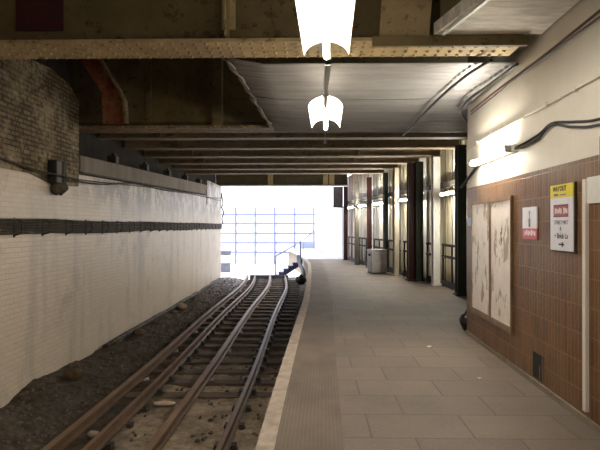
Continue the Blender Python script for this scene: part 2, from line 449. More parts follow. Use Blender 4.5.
MB().mm((-5, 11.2, 4.14), (4.5, 27.3, 5.5)).build('ceiling_deck', M['roof'], kind='structure')
# white soffit over the near end of the right wall
b = MB()
sf = [(1.2, 5.545), (1.42, 4.58), (1.86, 2.3), (2.14, .0), (2.155, 0), (2.255, 5.545)]
b.prism(sf, 3.485, 3.6)
b.build('ceiling_soffit', M['soffit'], kind='structure')
b = MB(); b.sweep([(1.27, 5.5, 3.46), (1.45, 4.58, 3.46), (1.86, 2.3, 3.46), (2.14, 0, 3.46)], [(-.03, 0), (0, 0), (0, .09), (-.03, .09)])
b.build('trim_4', M['lip'], kind='structure')
b = MB(); b.sweep([(1.30, 5.5, 3.6), (1.48, 4.58, 3.6), (1.89, 2.3, 3.6), (2.17, 0, 3.6)], [(0, 0), (.05, 0), (.05, 1.6), (0, 1.6)])
b.build('wall_soffit_side', M['girder'], kind='structure')

# ------------------------------------------------------------------ girders
g = thing('plate_girder', 'nearest riveted plate girder, buff flange spanning the whole width overhead', 'girder', (0, 5.87, 3.45))
b = MB(); b.mm((-4.36, -.265, 0), (2.14, .265, .035))
b.rivets([(-4.3 + i * .115, y, 0) for i in range(56) for y in (-.21, -.075, .075, .21)], .024)
b.build('bottom_flange', M['flange'], g)
b = MB(); b.mm((-4.36, -.012, .035), (2.2, .012, 1.75)); b.build('web', M['girder'], g)
b = MB(); b.mm((-4.36, -.13, .04), (2.1, -.012, .06)); b.mm((-4.36, -.03, .06), (2.1, -.012, .20))
b.rivets([(-4.3 + i * .13, -.03, .13) for i in range(49)], .017, (0, -1, 0))
b.build('angle_iron', M['girder'], g)
for x in (-.87, -3.9):
    b = MB(); b.mm((x - .07, -.05, .2), (x + .07, -.02, 1.7)); b.mm((x - .01, -.28, .06), (x + .01, -.05, 1.7))
    b.rivets([(x + s, -.05, .3 + k * .14) for k in range(10) for s in (-.045, .045)], .014, (0, -1, 0))
    b.build('stiffener', M['flange'], g)
b = MB(); b.mm((-3.12, -.045, .21), (-2.62, -.015, 1.7)); o = b.build('cover_plate', M['maroon'], g); o['label'] = 'dark red plate on the girder web'
b = MB(); b.poly3([(.68, -.2, .05), (1.18, -.2, .05), (1.3, -.2, 1.6), (.78, -.2, 1.6)], (0, .02, 0))
b.rivets([(.8 + .12 * i + .05 * k / 6, -.2, .12 + k * .13) for k in range(9) for i in (0, 1, 2)], .015, (0, -1, 0))
o = b.build('gusset_plate', M['flange'], g); o['label'] = 'pale riveted gusset plate'
b = MB(); b.mm((.6, -.318, -.07), (2.13, -.27, .03)); o = b.build('edge_board', M['girder'], g); o['label'] = 'brown board along the flange edge'

g = thing('plate_girder', 'second plate girder with peeling buff flange, above the red strut', 'girder', (0, 10.75, 3.44))
b = MB(); b.mm((-4.65, -.28, 0), (3.55, .28, .05)); b.build('bottom_flange', M['peel'], g)
b = MB(); b.mm((-4.65, -.012, .05), (3.6, .012, 1.8)); b.build('web', M['girder'], g)
b = MB(); b.mm((-4.65, -.12, .05), (3.6, -.012, .075)); b.mm((-4.65, -.03, .05), (3.6, -.012, .16))
b.rivets([(-4.5 + i * .15, -.03, .11) for i in range(50)], .016, (0, -1, 0)); b.build('angle_iron', M['girder_dark'], g)
for x in (-1.8,):
    b = MB(); b.mm((x - .09, -.2, .05), (x + .09, -.012, 1.75)); b.build('stiffener', M['girder'], g)
b = MB(); b.mm((-3.2, -.04, .16), (-3.1, -.012, 1.75)); b.rivets([(-3.15, -.04, .25 + k * .12) for k in range(12)], .015, (0, -1, 0)); b.build('splice_plate', M['girder'], g)

# red knee strut
b = MB()
prof = [(-4.42, 4.85), (-4.0, 4.85), (-3.56, 4.13), (-3.44, 3.9), (-3.42, 3.5), (-3.88, 3.5), (-3.9, 4.08)]
b.poly3([(x, 10.3, z) for x, z in prof], (0, .04, 0))
kn = thing('knee_strut', 'bent red painted steel strut standing on the girder above the brick pier', 'strut')
b.build('plate', M['red'], kn)
b = MB(); b.sweep([(-4.0, 10.25, 4.85), (-3.56, 10.25, 4.13), (-3.44, 10.25, 3.9), (-3.42, 10.25, 3.5)], [(-.02, -.1), (.02, -.1), (.02, .08), (-.02, .08)], up=(0, 1, 0)); o = b.build('edge_flange', M['peel'], kn)
o['label'] = 'peeling buff edge'

# crossbeams
BY = [12.2, 13.8, 15.45, 17.1, 18.75, 20.4]
for i, y in enumerate(BY):
    xr = plx(y) - .04
    g = thing('crossbeam', 'grimy steel crossbeam over the track, %s of the row back from the peeling girder' % nth(i + 1), 'beam', (0, y, 3.5), 0, 'crossbeams under the deck')
    b = MB(); b.mm((-4.65, -.16, 0), (xr, .16, .035)); b.build('bottom_flange', M['beam'], g)
    b = MB(); b.mm((-4.65, -.012, .035), (xr, .012, .56)); b.build('web', M['beam'], g)
    b = MB(); b.mm((-4.65, -.15, .56), (xr, .15, .6)); b.build('top_flange', M['girder_dark'], g)
    for x in (-3.3, -.6, 1.3):
        if i < 4:
            MB().mm((x - .015, -.15, .035), (x + .015, -.012, .56)).build('stiffener', M['beam'], g)
# portal girder
g = thing('portal_girder', 'dirty lintel girder across the bright tunnel mouth', 'girder', (0, 27.0, 3.53))
b = MB(); b.mm((-4.65, -.2, 0), (1.7, .2, .05)); b.rivets([(-4.4 + k * .25, -.2, .025) for k in range(25)], .02, (0, -1, 0)); b.build('bottom_flange', M['portalflange'], g)
b = MB(); b.mm((-4.65, -.015, .05), (1.7, .015, .6)); b.build('web', M['girder_dark'], g)
for x in (-2.0, .65, .95):
    b = MB(); b.mm((x - .12, -.16, .06), (x + .12, -.016, .55)); b.build('bracket', M['flange'], g)

# edge beam and plank ledge
b = MB()
b.poly3([(LX + .04, 10.46, 2.6), (LX + .04, 22.9, 2.89), (LX + .04, 23.25, 3.30), (LX + .04, 10.46, 2.93)], (-.3, 0, 0))
lb = thing('ledge_beam', 'long grey boarded beam along the top of the whitewashed wall', 'beam')
b.build('boarding', M['ledge'], lb)
b = MB(); b.sweep([(LX + .03, 10.46, 2.59), (LX + .03, 22.9, 2.88)], [(-.05, 0), (.05, 0), (.05, .03), (-.05, .03)]); b.build('bottom_angle', M['girder_dark'], lb)
for y in (12.3, 14.6, 16.9, 19.3, 21.6):
    b = MB(); b.mm((LX - .1, y - .09, 0), (LX + .1, y + .09, .16)); b.mm((LX - .02, y - .05, .16), (LX + .05, y + .05, .22))
    i = [12.3, 14.6, 16.9, 19.3, 21.6].index(y)
    tag(b.build('bearing_block', M['iron'], loc=(0, 0, 2.93 + (y - 10.46) * .0289)), 'small dark bearing block on the boarded ledge beam, %s from the brick pier' % nth(i + 1), 'block', 'bearing blocks on the ledge beam')

# corrugated ceiling sheets
def sheet(y0, y1, z0, z1, label, jag):
    b = MB(); n = int((y1 - y0) / .02); rows = []
    for j in range(n + 1):
        y = y0 + (y1 - y0) * j / n; z = z0 + (z1 - z0) * j / n + .012 * math.sin(y * 2 * PI / .15)
        xl = -.93 + .05 * (y - 6.2) + .05 * noise.noise((0, y * 2.5, jag)); xr = wx(y) - .03 if y < 8.45 else min(3.55, 2.35 + (y - 8.4) * 2.2)
        rows.append([b.bm.verts.new((xl + (xr - xl) * k / 8, y + .12 * (k / 8 - .5) * 0, z + (.10 * math.exp(-k * 2.2)) * (1 + noise.noise((1, y * 3, jag))) * .5 + .015 * noise.noise((k * .7, y, 8)))) for k in range(9)])
    for r0, r1 in zip(rows, rows[1:]):
        for k in range(8): f = b.bm.faces.new((r0[k], r0[k + 1], r1[k + 1], r1[k])); f.smooth = True
    t = thing('corrugated_sheet', label, 'roof sheet')
    o = b.build('sheet', M['sheet'], t)
    m = o.modifiers.new('solid', 'SOLIDIFY'); m.thickness = .004
    b = MB(); path = []
    for j in range(0, n + 1, 4):
        v = Vector(rows and (0, 0, 0)); y = y0 + (y1 - y0) * j / n
        z = z0 + (z1 - z0) * j / n + .05
        path.append((-.95 + .05 * (y - 6.2) + .06 * noise.noise((0, y * 2.5, jag)), y, z + .02 * noise.noise((4, y * 6, 2))))
    b.sweep(path, [(-.045, .03), (.0, -.012), (.05, -.03), (.05, -.022), (0, 0), (-.04, .04)], smooth=True)
    o = b.build('bent_edge', M['sheet_edge'], t); o['label'] = 'ragged bent left edge'
sheet(6.22, 7.9, 3.405, 3.395, 'grey corrugated iron ceiling sheet nearest the riveted girder', 1.0)
sheet(7.91, 9.4, 3.393, 3.37, 'grey corrugated iron ceiling sheet, middle of three, above the smaller lamp', 1.4)
sheet(9.41, 10.45, 3.369, 3.35, 'grey corrugated iron ceiling sheet farthest back, against the peeling girder', 1.8)

# ------------------------------------------------------------------ ceiling lamps
def lamp(label, y0, y1, x0, x1, z0, z1):
    L = math.hypot(y1 - y0, x1 - x0)
    t = thing('fluorescent_lamp', label, 'lamp', ((x0 + x1) / 2, (y0 + y1) / 2, (z0 + z1) / 2), math.atan2(-(x1 - x0), y1 - y0), 'platform ceiling lamps')
    t.rotation_euler.x = math.atan2(z1 - z0, y1 - y0)
    prof = []
    for k in range(15):
        a = math.radians(172 - k * 164 / 14) ; prof.append((.188 * math.cos(a), .135 * math.sin(a)))
    inner = [(x * .975, z * .965) for x, z in prof[::-1]]
    b = MB(); b.sweep([(0, -L / 2, 0), (0, L / 2, 0)], prof, closed=False, smooth=True); b.build('reflector', M['opal'], t)
    b = MB(); b.cyl((0, -L / 2 + .02, .02), (0, L / 2 + .03, .02), .024, seg=14); b.build('tube', M['tube'], t)
    b = MB(); b.mm((-.035, -L / 2 + .02, .125), (.035, L / 2 - .02, .19)); b.build('batten', M['batten'], t, bevel=.005)
    for s in (-1, 1):
        b = MB(); b.mm((-.02, s * (L / 2 - .01) - .015, .0), (.02, s * (L / 2 - .01) + .015, .14)); b.build('lamp_holder', M['reflector'], t)
    if (z0 + z1) / 2 < 2.9:
        for s in (-.35, .35):
            b = MB(); b.cyl((0, s * L, .19), (0, s * L, 3.36 - (z0 + z1) / 2), .01); b.build('hanger', M['batten'], t)
    return t
lamp('large white fluorescent lamp nearest the camera, hanging top centre over the platform', 3.12, 4.67, .07, .12, 2.98, 3.0)
lamp('smaller white fluorescent lamp hanging beneath the corrugated ceiling', 6.0, 7.5, .145, .185, 2.86, 2.89)
for k, y in enumerate((-.3, -3.6)):
    lamp('ceiling lamp further back along the platform behind the camera', y, y + 1.5, .03, .05, 2.96, 2.97)
tr = thing('lighting_trunking', 'narrow grey steel trunking linking the two hanging lamps', 'trunking')
MB().mm((.05, -5, 3.205), (.15, 5.1, 3.245)).build('channel', M['batten'], tr)
for y in (-3, 0, 2.6, 5.0): MB().cyl((.10, y, 3.245), (.10, y, 5.25), .008).build('hanger', M['batten'], tr)
MB().mm((.115, 4.85, 3.0), (.165, 4.9, 3.205)).mm((.115, 4.85, 2.99), (.165, 5.95, 3.04)).build('conduit', M['batten'], tr)
b = MB(); b.mm((-.03, -.05, 0), (.03, .05, .09)); b.cyl((0, 0, .09), (0, 0, .62), .009)
tag(b.build('junction_box', M['lavender'], loc=(.26, 11.2, 3.26)), 'tiny pale box hanging just behind the smaller lamp', 'box')
bpy.data.objects['junction_box'].scale.z = .6

# ------------------------------------------------------------------ right wall fittings (local x along wall towards far end, y away from camera side)
WA = math.atan(.019)
def wall_thing(name, label, cat, y, z, group=None):
    """Empty on the wall face: local +y runs along the wall to the far end, local -x stands off it"""
    return thing(name, label, cat, (wx(y) - .0145, y, z), -WA, group)
def wall_lamp(label, loc, rz, L, mat, arm=0):
    t = thing('wall_lamp', label, 'lamp', loc, rz, 'wall fluorescent lamps')
    b = MB(); b.mm((-.07, -L / 2, -.04), (0, L / 2, .04)); b.build('batten', M['reflector'], t, bevel=.006)
    if arm:
        for s in (-.4, .4): MB().mm((0, s - .02, -.02), (arm, s + .02, .02)).build('bracket_arm', M['batten'], t)
    b = MB(); b.cyl((-.115, -L / 2 + .03, -.01), (-.115, L / 2 - .03, -.01), .03, seg=12); b.build('tube', mat, t)
    for s in (-1, 1):
        b = MB(); b.mm((-.14, s * (L / 2 - .03) - .025, -.04), (-.06, s * (L / 2 - .03) + .025, .04)); b.build('lamp_holder', M['batten'], t)
    return t
wall_lamp('bright fluorescent lamp on the cream wall above the peeling white panels', (wx(7.0), 7.0, 2.46), -WA, 1.5, M['walltube'])
for y, lab in ((-1.0, 'a'),):
    wall_lamp('fluorescent lamp on the cream wall behind the camera', (wx(y), y, 2.46), -WA, 1.5, M['walltube'])

for k, (dz, nm) in enumerate(((0, 'upper'), (-.045, 'lower'))):
    pts = [(wx(y) - .02 - .008 * k, y, z + dz * w) for y, z, w in ((6.25, 2.47, .3), (5.97, 2.48, .8), (5.58, 2.51, 1), (5.27, 2.56, .4), (4.83, 2.49, 1), (4.4, 2.43, 1), (3.5, 2.40, 1), (0, 2.42, 1))]
    tag(MB().tube(spline(pts), .0115).build('wall_cable', M['black']), '%s of two black cables drooping from the wall lamp along the cream wall' % nm, 'cable', 'black cables on the cream wall')
pts = [(wx(7.75) - .04, 7.75, 2.42), (wx(8.0) - .02, 8.0, 2.38), (wx(8.2) - .05, 8.2, 2.28), (wx(8.4) - .07, 8.42, 2.2), (2.27, 8.52, 2.2), (2.40, 8.55, 2.3)]
tag(MB().tube(spline(pts), .02).build('cable_loop', M['black']), 'short black cable looping from the wall lamp around the wall corner', 'cable')
b = MB(); b.tube([(wx(y) - .016, y, 2.765 - .003 * (y - 4)) for y in (-6, 0, 4, 8.38)], .013)
for k in range(14): b.mm((wx(k * .6) - .034, k * .6 - .02, 2.74), (wx(k * .6) - .002, k * .6 + .02, 2.78))
tag(b.build('conduit', M['paint_wall']), 'thin painted conduit running straight along the cream wall', 'conduit')
tag(MB().tube([(wx(y) - .025, y, 3.255 + .008 * math.sin(y * 2)) for y in [-6 + .3 * i for i in range(48)]], .012).build('wall_cable', M['red_wire']), 'red brown cable along the top of the cream wall', 'cable')
tag(MB().tube([(wx(y) - .03, y, 3.215 + .012 * math.sin(y * 1.3)) for y in [-6 + .3 * i for i in range(48)]], .008).build('wall_cable', M['black']), 'thin black cable above the red brown one at the wall top', 'cable')
tag(MB().tube(spline([(2.22, 6.1, 3.35), (2.16, 6.9, 3.32), (2.1, 7.6, 3.29), (2.2, 8.3, 3.27), (2.5, 9.0, 3.25)]), .018).build('slung_cable', M['black']), 'black cable sagging beside the wall under the corrugated sheets', 'cable')
tag(MB().tube(spline([(1.9, 5.98, 3.36), (1.8, 6.45, 3.345), (1.74, 7.2, 3.335), (1.7, 8.6, 3.31), (1.69, 10.4, 3.28)]), .017).build('slung_cable', M['black']), 'black cable slung diagonally across the corrugated ceiling sheets', 'cable')

# peeling poster boards
for y0, y1, lab in ((7.19, 8.02, 'farther'), (6.38, 7.12, 'nearer')):
    t = wall_thing('poster_board', '%s of two peeling white poster boards on the brown tiles' % lab, 'board', (y0 + y1) / 2, 1.175, 'peeling poster boards'); w = (y1 - y0) / 2
    MB().mm((-.02, -w, -.72), (0, w, .72)).build('panel', M['peeling'], t)
    for s in (-1, 1): MB().mm((-.03, s * (w + .012) - .012, -.72), (0, s * (w + .012) + .012, .72)).build('frame_strip', M['frametan'], t)
    MB().mm((-.03, -w - .025, .72), (0, w + .025, .77)).build('frame_strip', M['frametan'], t)
    MB().mm((-.03, -w - .025, -.80), (0, w + .025, -.72)).build('frame_strip', M['frametan'], t)

def text(s, size, mat, parent, name, loc, align='CENTER', sx=1, bold=0):
    """flat lettering on a wall sign: local text plane faces -x"""
    cu = bpy.data.curves.new(name, 'FONT'); cu.body = s; cu.size = size; cu.align_x = align; cu.align_y = 'CENTER'; cu.extrude = .0008; cu.offset = bold
    tmp = bpy.data.objects.new(name, cu); COL.objects.link(tmp)
    dg = bpy.context.evaluated_depsgraph_get(); me = bpy.data.meshes.new_from_object(tmp.evaluated_get(dg))
    bpy.data.objects.remove(tmp)
    me.transform(Matrix.Diagonal((sx, 1, 1, 1)))
    # text x -> local -y (reads left to right seen from the platform), text y -> local z, text normal -> local -x
    me.transform(Matrix(((0, 0, -1, 0), (-1, 0, 0, 0), (0, 1, 0, 0), (0, 0, 0, 1))))
    me.materials.clear(); me.materials.append(mat)
    o = bpy.data.objects.new(name, me); COL.objects.link(o); o.parent = parent; o.location = loc
    return o
# way out sign
t = wall_thing('exit_sign', 'white way out sign with yellow top on the brown tiles', 'sign', 5.02, 1.675)
w, f = .235, -.032
MB().mm((-.03, -w, -.295), (0, w, .175)).build('panel', M['signwhite'], t, bevel=.003)
MB().mm((-.03, -w, .175), (0, w, .295)).build('yellow_band', M['yellow'], t, bevel=.003)
MB().mm((-.02, -w - .012, -.31), (0, -w, .30)).mm((-.02, -w, -.31), (0, w, -.295)).build('sign_frame', M['iron'], t)
text('WAY', .062, M['ink'], t, 'lettering', (f, .10, .255), bold=.001)
text('OUT', .062, M['ink'], t, 'lettering', (f, -.045, .255), bold=.001)
MB().mm((-.0325, .06, .195), (-.03, .15, .215)).mm((-.0325, -.1, .197), (-.03, .02, .207)).build('underline', M['inkgrey'], t)
bn = MB().mm((-.033, -.145, .005), (-.03, .155, .115)).build('banner', M['banner'], t)
MB().mm((-.0345, -.145, .103), (-.033, .155, .115)).mm((-.0345, -.145, .005), (-.033, .155, .017)).build('border_line', M['navy'], bn)
for k in range(9):
    if k != 5: MB().mm((-.0345, .125 - k * .030 - .022, .034 + .006 * (k % 2)), (-.033, .125 - k * .030, .086 - .005 * (k % 3))).build('pale_mark', M['signwhite'], bn)
text('STREET MKT', .052, M['inkgrey'], t, 'lettering', (f, 0, -.045))
text('&', .05, M['inkgrey'], t, 'lettering', (f, .01, -.10))
text('+ Brick La', .068, M['ink'], t, 'lettering', (f, 0, -.165))
b = MB(); b.mm((-.033, -.04, -.246), (-.03, .045, -.232))
b.poly3([(-.033, -.065, -.239), (-.033, -.02, -.215), (-.033, -.02, -.263)], (.003, 0, 0)); b.build('arrow', M['ink'], t)
# small notice
t = wall_thing('notice', 'small white notice with faded red bottom band on the brown tiles', 'sign', 5.83, 1.63)
MB().mm((-.012, -.2, -.055), (0 , .2, .165)).build('panel', M['signwhite'], t)
MB().mm((-.012, -.2, -.165), (0 , .2, -.055)).build('red_band', M['pinkred'], t)
b = MB(); b.cyl((-.014, 0, .11), (-.012, 0, .11), .018); b.cyl((-.014, 0, -.015), (-.012, 0, -.015), .03); b.mm((-.014, -.028, .0), (-.012, .028, .045)); b.mm((-.0138, -.01, .045), (-.012, .01, .09))
b.build('emblem', M['inkgrey'], t)
for k in range(7): MB().mm((-.0135, -.16 + k * .045, -.13 + .012 * (k % 2)), (-.012, -.13 + k * .045, -.085 + .008 * (k % 3))).build('pale_mark', M['signwhite'], t)
# white-painted frame near the camera
t = wall_thing('poster_surround', 'white painted strip and pale head panel of an empty frame at the right edge', 'frame', 4.3, 0)
MB().mm((-.03, .26, .1), (0, .315, 1.98)).build('side_strip', M['paint_wall'], t)
MB().mm((-.02, -.895, 1.78), (0, .255, 1.99)).build('head_panel', M['silver'], t)
MB().mm((-.03, -.975, .1), (0, -.9, 2.02)).build('side_strip', M['paint_wall'], t)
# air brick
t = wall_thing('air_vent', 'small dark air vent low in the brown tiles', 'vent', 5.63, .2)
MB().mm((-.004, -.12, -.125), (0, .12, .125)).build('opening', M['vent'], t)
for dy in (-.125, .125): MB().mm((-.01, dy - .006, -.13), (0, dy + .006, .13)).build('vent_frame', M['frametan'], t)
MB().mm((-.008, -.06, -.12), (-.004, -.045, .02)).build('bar', M['frametan'], t)
t = wall_thing('notice', 'edge of a pink notice on the cream wall at the right border', 'sign', 4.1, 2.215); MB().mm((-.012, -.25, -.075), (0, .27, .075)).build('panel', M['pink'], t)
t = wall_thing('sticker', 'small pale blue sticker near the tiled wall corner', 'sticker', 8.2, 1.66); MB().mm((-.004, -.12, -.06), (0, .12, .06)).build('panel', M['skyblue'], t)
# rubbish bag at the corner
def bag(name, label, loc, s):
    b = MB(); b.ball((0, 0, .9), 1, 3)
    for v in b.bm.verts:
        p = v.co.copy(); q = p + Vector(loc); k = 1 + .45 * noise.noise(q * 1.6) + .22 * noise.noise(q * 4)
        v.co = Vector((p.x * k, p.y * k, max(0, p.z * (1 + .1 * noise.noise(p * 3)))))
        if v.co.z > 1.5: v.co.x *= .6; v.co.y *= .6
    bmesh.ops.transform(b.bm, matrix=Matrix.Diagonal((*s, 1)), verts=b.bm.verts[:])
    t = thing(name, label, 'bag', loc)
    b.build('sack', M['blackp'], t)
    MB().cyl((0, 0, s[2] * 1.3), (.01, 0, s[2] * 1.95), s[0] * .3, s[0] * .2).build('tied_neck', M['blackp'], t)
bag('rubbish_bag', 'small black plastic bag on the platform behind the tiled wall corner', (2.37, 8.62, 0), (.11, .13, .165))

# ------------------------------------------------------------------ colonnade along the platform
cols = [(3.43, 13.0, .21, M['green'], 'dark green steel column nearest the tiled wall'),
        (3.34, 15.2, .19, M['silver'], 'pale silver grey column between the dark green ones'),
        (3.09, 16.35, .22, M['green'], 'dark green column joined to the right side of the maroon one'),
        (2.88, 16.45, .17, M['maroon'], 'thick maroon column right of the grey bin'),
        (2.70, 18.05, .15, M['creamcol'], 'cream column rising just behind the grey bin'),
        (2.58, 19.7, .15, M['green'], 'thin black green column above the grey bin'),
        (2.19, 21.5, .16, M['maroon'], 'thin dark maroon column left of the grey bin'),
        (1.86, 23.3, .16, M['greycol'], 'grey green column second from the tunnel mouth'),
        (1.58, 26.4, .17, M['maroon'], 'maroon column at the right edge of the tunnel mouth')]
for x, y, w, m, lab in cols:
    a = math.atan2(plx(y + .5) - plx(y - .5), 1)
    t = thing('column', lab, 'column', (x, y, 0), -a, 'steel columns along the platform')
    h = w / 2
    b = MB(); b.mm((-h, -h, 0), (h, -h + .025, 3.46)); b.build('front_flange', m, t)
    b = MB(); b.mm((-h, h - .025, 0), (h, h, 3.46)); b.build('back_flange', m, t)
    b = MB(); b.mm((-.012, -h + .025, 0), (.012, h - .025, 3.46)); b.build('web', m, t)
    b = MB(); b.mm((-h - .03, -h - .03, 0), (h + .03, h + .03, .05)); b.build('base_plate', m, t)
# cladding panels: arc-length positions along PL
def along(s):
    for (x0, y0), (x1, y1) in zip(PL, PL[1:]):
        d = math.hypot(x1 - x0, y1 - y0)
        if s <= d: return x0 + (x1 - x0) * s / d, y0 + (y1 - y0) * s / d, math.atan2(x1 - x0, y1 - y0)
        s -= d
    return x1, y1, math.atan2(x1 - x0, y1 - y0)
TOT = sum(math.hypot(a[0] - c[0], a[1] - c[1]) for a, c in zip(PL, PL[1:]))
s = .4; k = 0; kinds = ['white', 'white', 'cream', 'white', 'white', 'white', 'white', 'cream', 'white', 'cream', 'cream', 'cream', 'white', 'white', 'cream', 'cream', 'cream', 'grey', 'white', 'grey', 'white', 'pink', 'grey', 'pink', 'pink', 'pink', 'pink', 'pink']
widths = []
while s < TOT - .2:
    w = .68; x, y, a = along(s + w / 2); kd = kinds[min(k, len(kinds) - 1)]
    t = thing('cladding_panel', '%s sheet cladding panel behind the platform columns, %s from the tiled wall end' % ({'white': 'white', 'cream': 'cream', 'grey': 'grey', 'pink': 'pinkish'}[kd], nth(k + 1)), 'panel', (x, y, 0), -a, 'cladding panels behind the columns')
    b = MB(); n = 8; prof = []
    ww = w - .08
    for j in range(n + 1):
        u = -ww / 2 + ww * j / n; prof.append((u, 0 if j % 4 in (0, 1) else .03))
    pts = [(d, u) for u, d in prof] + [(d + .015, u) for u, d in prof[::-1]]
    b.prism(pts, .05, 4.0); b.build('sheet', M['panel_' + kd], t)
    MB().mm((-.012, ww / 2 - .0, .0), (.05, ww / 2 + .05, 4.0)).build('cover_strip', M['greycol'], t)
    s += w; k += 1
# railings bay by bay
bays = [(9.2, 12.8), (13.25, 15.0), (15.4, 16.2), (16.75, 17.95), (18.25, 19.6), (19.9, 21.35), (21.7, 23.2), (23.5, 26.2)]
names = ['behind the tiled wall corner', 'between the nearest dark green column and the silver one', 'between the silver column and the dark green one beside the maroon', 'left of the thick maroon column',
         'behind the grey bin', 'just left of the grey bin', 'between the thin maroon and grey green columns', 'closest to the tunnel mouth']
for (y0, y1), nm in zip(bays, names):
    t = thing('railing', 'black two-bar railing ' + nm, 'railing', (0, 0, 0), 0, 'black railings between the columns')
    off = -.13
    for z in (1.1, .8):
        MB().tube([(plx(y0 + (y1 - y0) * j / 6) + off, y0 + (y1 - y0) * j / 6, z) for j in range(7)], .034).build('bar', M['railblack'], t)
    MB().sweep([(plx(y0 + (y1 - y0) * j / 6) + off, y0 + (y1 - y0) * j / 6, .02) for j in range(7)], [(-.02, 0), (.02, 0), (.02, .16), (-.02, .16)]).build('kick_board', M['railblack'], t)
    n = max(2, round((y1 - y0) / .8) + 1)
    for j in range(n):
        y = y0 + .05 + (y1 - y0 - .1) * j / (n - 1)
        MB().cyl((plx(y) + off, y, 0), (plx(y) + off, y, 1.1), .022).build('post', M['railblack'], t)
b = MB(); ty = [9.0 + .5 * i for i in range(36)]
b.sweep([(plx(y) - .085, y, 2.62) for y in ty], [(-.035, 0), (.035, 0), (.035, .14), (-.035, .14)])
tag(b.build('cable_tray', M['iron']), 'dark cable tray running along the cladding above the wall lamps', 'cable tray')
for y, lab in ((13.95, 'first beyond the tiled wall, beside the silver column'), (17.3, 'left of the thick maroon column'), (20.3, 'above the grey bin'), (22.5, 'left of the thin maroon column'), (24.6, 'closest to the tunnel mouth')):
    a = math.atan2(plx(y + .6) - plx(y - .6), 1.2)
    wall_lamp('fluorescent lamp on the cladding, ' + lab, (plx(y) - .17, y, 2.42), -a, 1.25, M['baytube'], .11)
# grey bin
t = thing('grit_bin', 'grey metal bin standing on the platform before the columns', 'bin', (2.22, 19.15, 0), math.radians(13))
MB().mm((-.27, -.26, .03), (.27, .26, .74)).build('body', M['bin'], t, bevel=.01)
MB().mm((-.275, -.265, .74), (.275, .265, .81)).build('lid', M['binlid'], t, bevel=.012)
MB().mm((-.285, -.1, .58), (-.27, .1, .66)).build('slot', M['vent'], t)
MB().mm((-.25, -.24, 0), (.25, .24, .03)).build('plinth', M['iron'], t)

# ------------------------------------------------------------------ left wall fittings
nc = 6
nmz = ['top', 'second from top', 'third from top', 'fourth from top', 'fifth from top', 'bottom']
for k in range(nc):
    pts = []
    for i in range(0, 45):
        y = -7 + i * .78
        u = (y + .2) / .88; sag = .02 * math.sin(PI * (u % 1)) ** 2 * (1 + .1 * k)
        pts.append((LX + .045 + .012 * (k % 2), min(y, 26.95), 1.70 - k * .04 - sag + .012 * noise.noise((1.1, y * .8, 0))))
    tag(MB().tube(pts, .0185, 7).build('trackside_cable', M['cable']), 'sooty cable along the whitewashed wall, %s of the bundle' % nmz[k], 'cable', 'cables bundled along the whitewashed wall')
br = thing('mounting_bracket', 'x', 'bracket')
b = MB(); b.mm((0, -.02, -.17), (.015, .02, .12)); b.build('back_bar', M['iron'], br)
b = MB(); b.tube([(.01, 0, .1), (.12, 0, .08), (.13, 0, -.05), (.11, 0, -.11), (.01, 0, -.14)], .012, 6); b.build('hook', M['iron'], br)
i = 0; y = 8.17
while y < 26.8:
    o = br if i == 0 else copy_tree(br)
    o.location = (LX, y, 1.6); tag(o, 'iron bracket holding the cable bundle on the left wall, %s from the left picture edge' % nth(i + 1), 'bracket', 'cable brackets on the left wall')
    i += 1; y += .87
tag(MB().tube(spline([(LX + .05, 7.0, 2.6), (LX + .13, 8.7, 2.46), (LX + .25, 9.05, 2.44), (LX + .25, 9.65, 2.42), (LX + .12, 10.1, 2.42), (LX + .05, 11.5, 2.46), (LX + .05, 13.7, 2.64), (LX + .05, 16.7, 2.66), (LX + .04, 20, 2.76), (LX + .04, 23.5, 2.8), (LX + .05, 26.9, 2.95)]), .016, 6).build('slack_cable', M['cable']),
    'thin slack cable strung under the boarded ledge beam', 'cable')
tag(MB().tube(spline([(LX + .09, y, z) for y, z in ((10.0, 2.45), (11.5, 2.5), (14, 2.60), (18, 2.72), (22, 2.82), (24, 2.78), (26.9, 2.8))]), .01, 6).build('slack_cable', M['cable']),
    'thinner cable just below the bottom of the ledge beam', 'cable')
tag(MB().tube(spline([(LX + .02, 26.98, 3.2), (LX + .08, 27.06, 2.7), (LX + .02, 27.08, 2.5), (LX + .12, 27.06, 2.25), (LX + .04, 27.06, 1.95), (LX + .08, 27.04, 1.7)]), .035, 6).build('hanging_cable', M['cable']),
    'tangled dark cable hanging down the left edge of the tunnel mouth', 'cable')
# dark hanging box below the pier
t = thing('junction_box', 'sooty broken junction box hanging below the brick pier', 'box', (LX + .03, 9.35, 2.15))
b = MB(); b.mm((0, -.2, .16), (.16, .0, .55)); b.build('body', M['black'], t, bevel=.02)
b = MB(); b.box((.1, .09, .36), (.14, .16, .36), rz=.15); b.build('cover', M['sacking'], t, bevel=.02)
b = MB(); b.ball((.07, .05, .1), .14, 3)
for v in b.bm.verts: v.co += Vector((noise.noise(v.co * 9), noise.noise(v.co * 8 + Vector((5, 0, 0))), noise.noise(v.co * 10 + Vector((0, 7, 0))))) * .06; v.co.x = max(v.co.x, 0)
b.build('sacking_rag', M['sacking'], t)
# pipe at the foot of the wall
pts = [(LX + .12, y, GZ + .22 + .05 * noise.noise((0, y * .5, 2))) for y in [11.5 + .8 * i for i in range(20)]]
tag(MB().tube(pts, .055, 8).build('drain_pipe', M['cable']), 'dark pipe lying along the foot of the whitewashed wall', 'pipe')

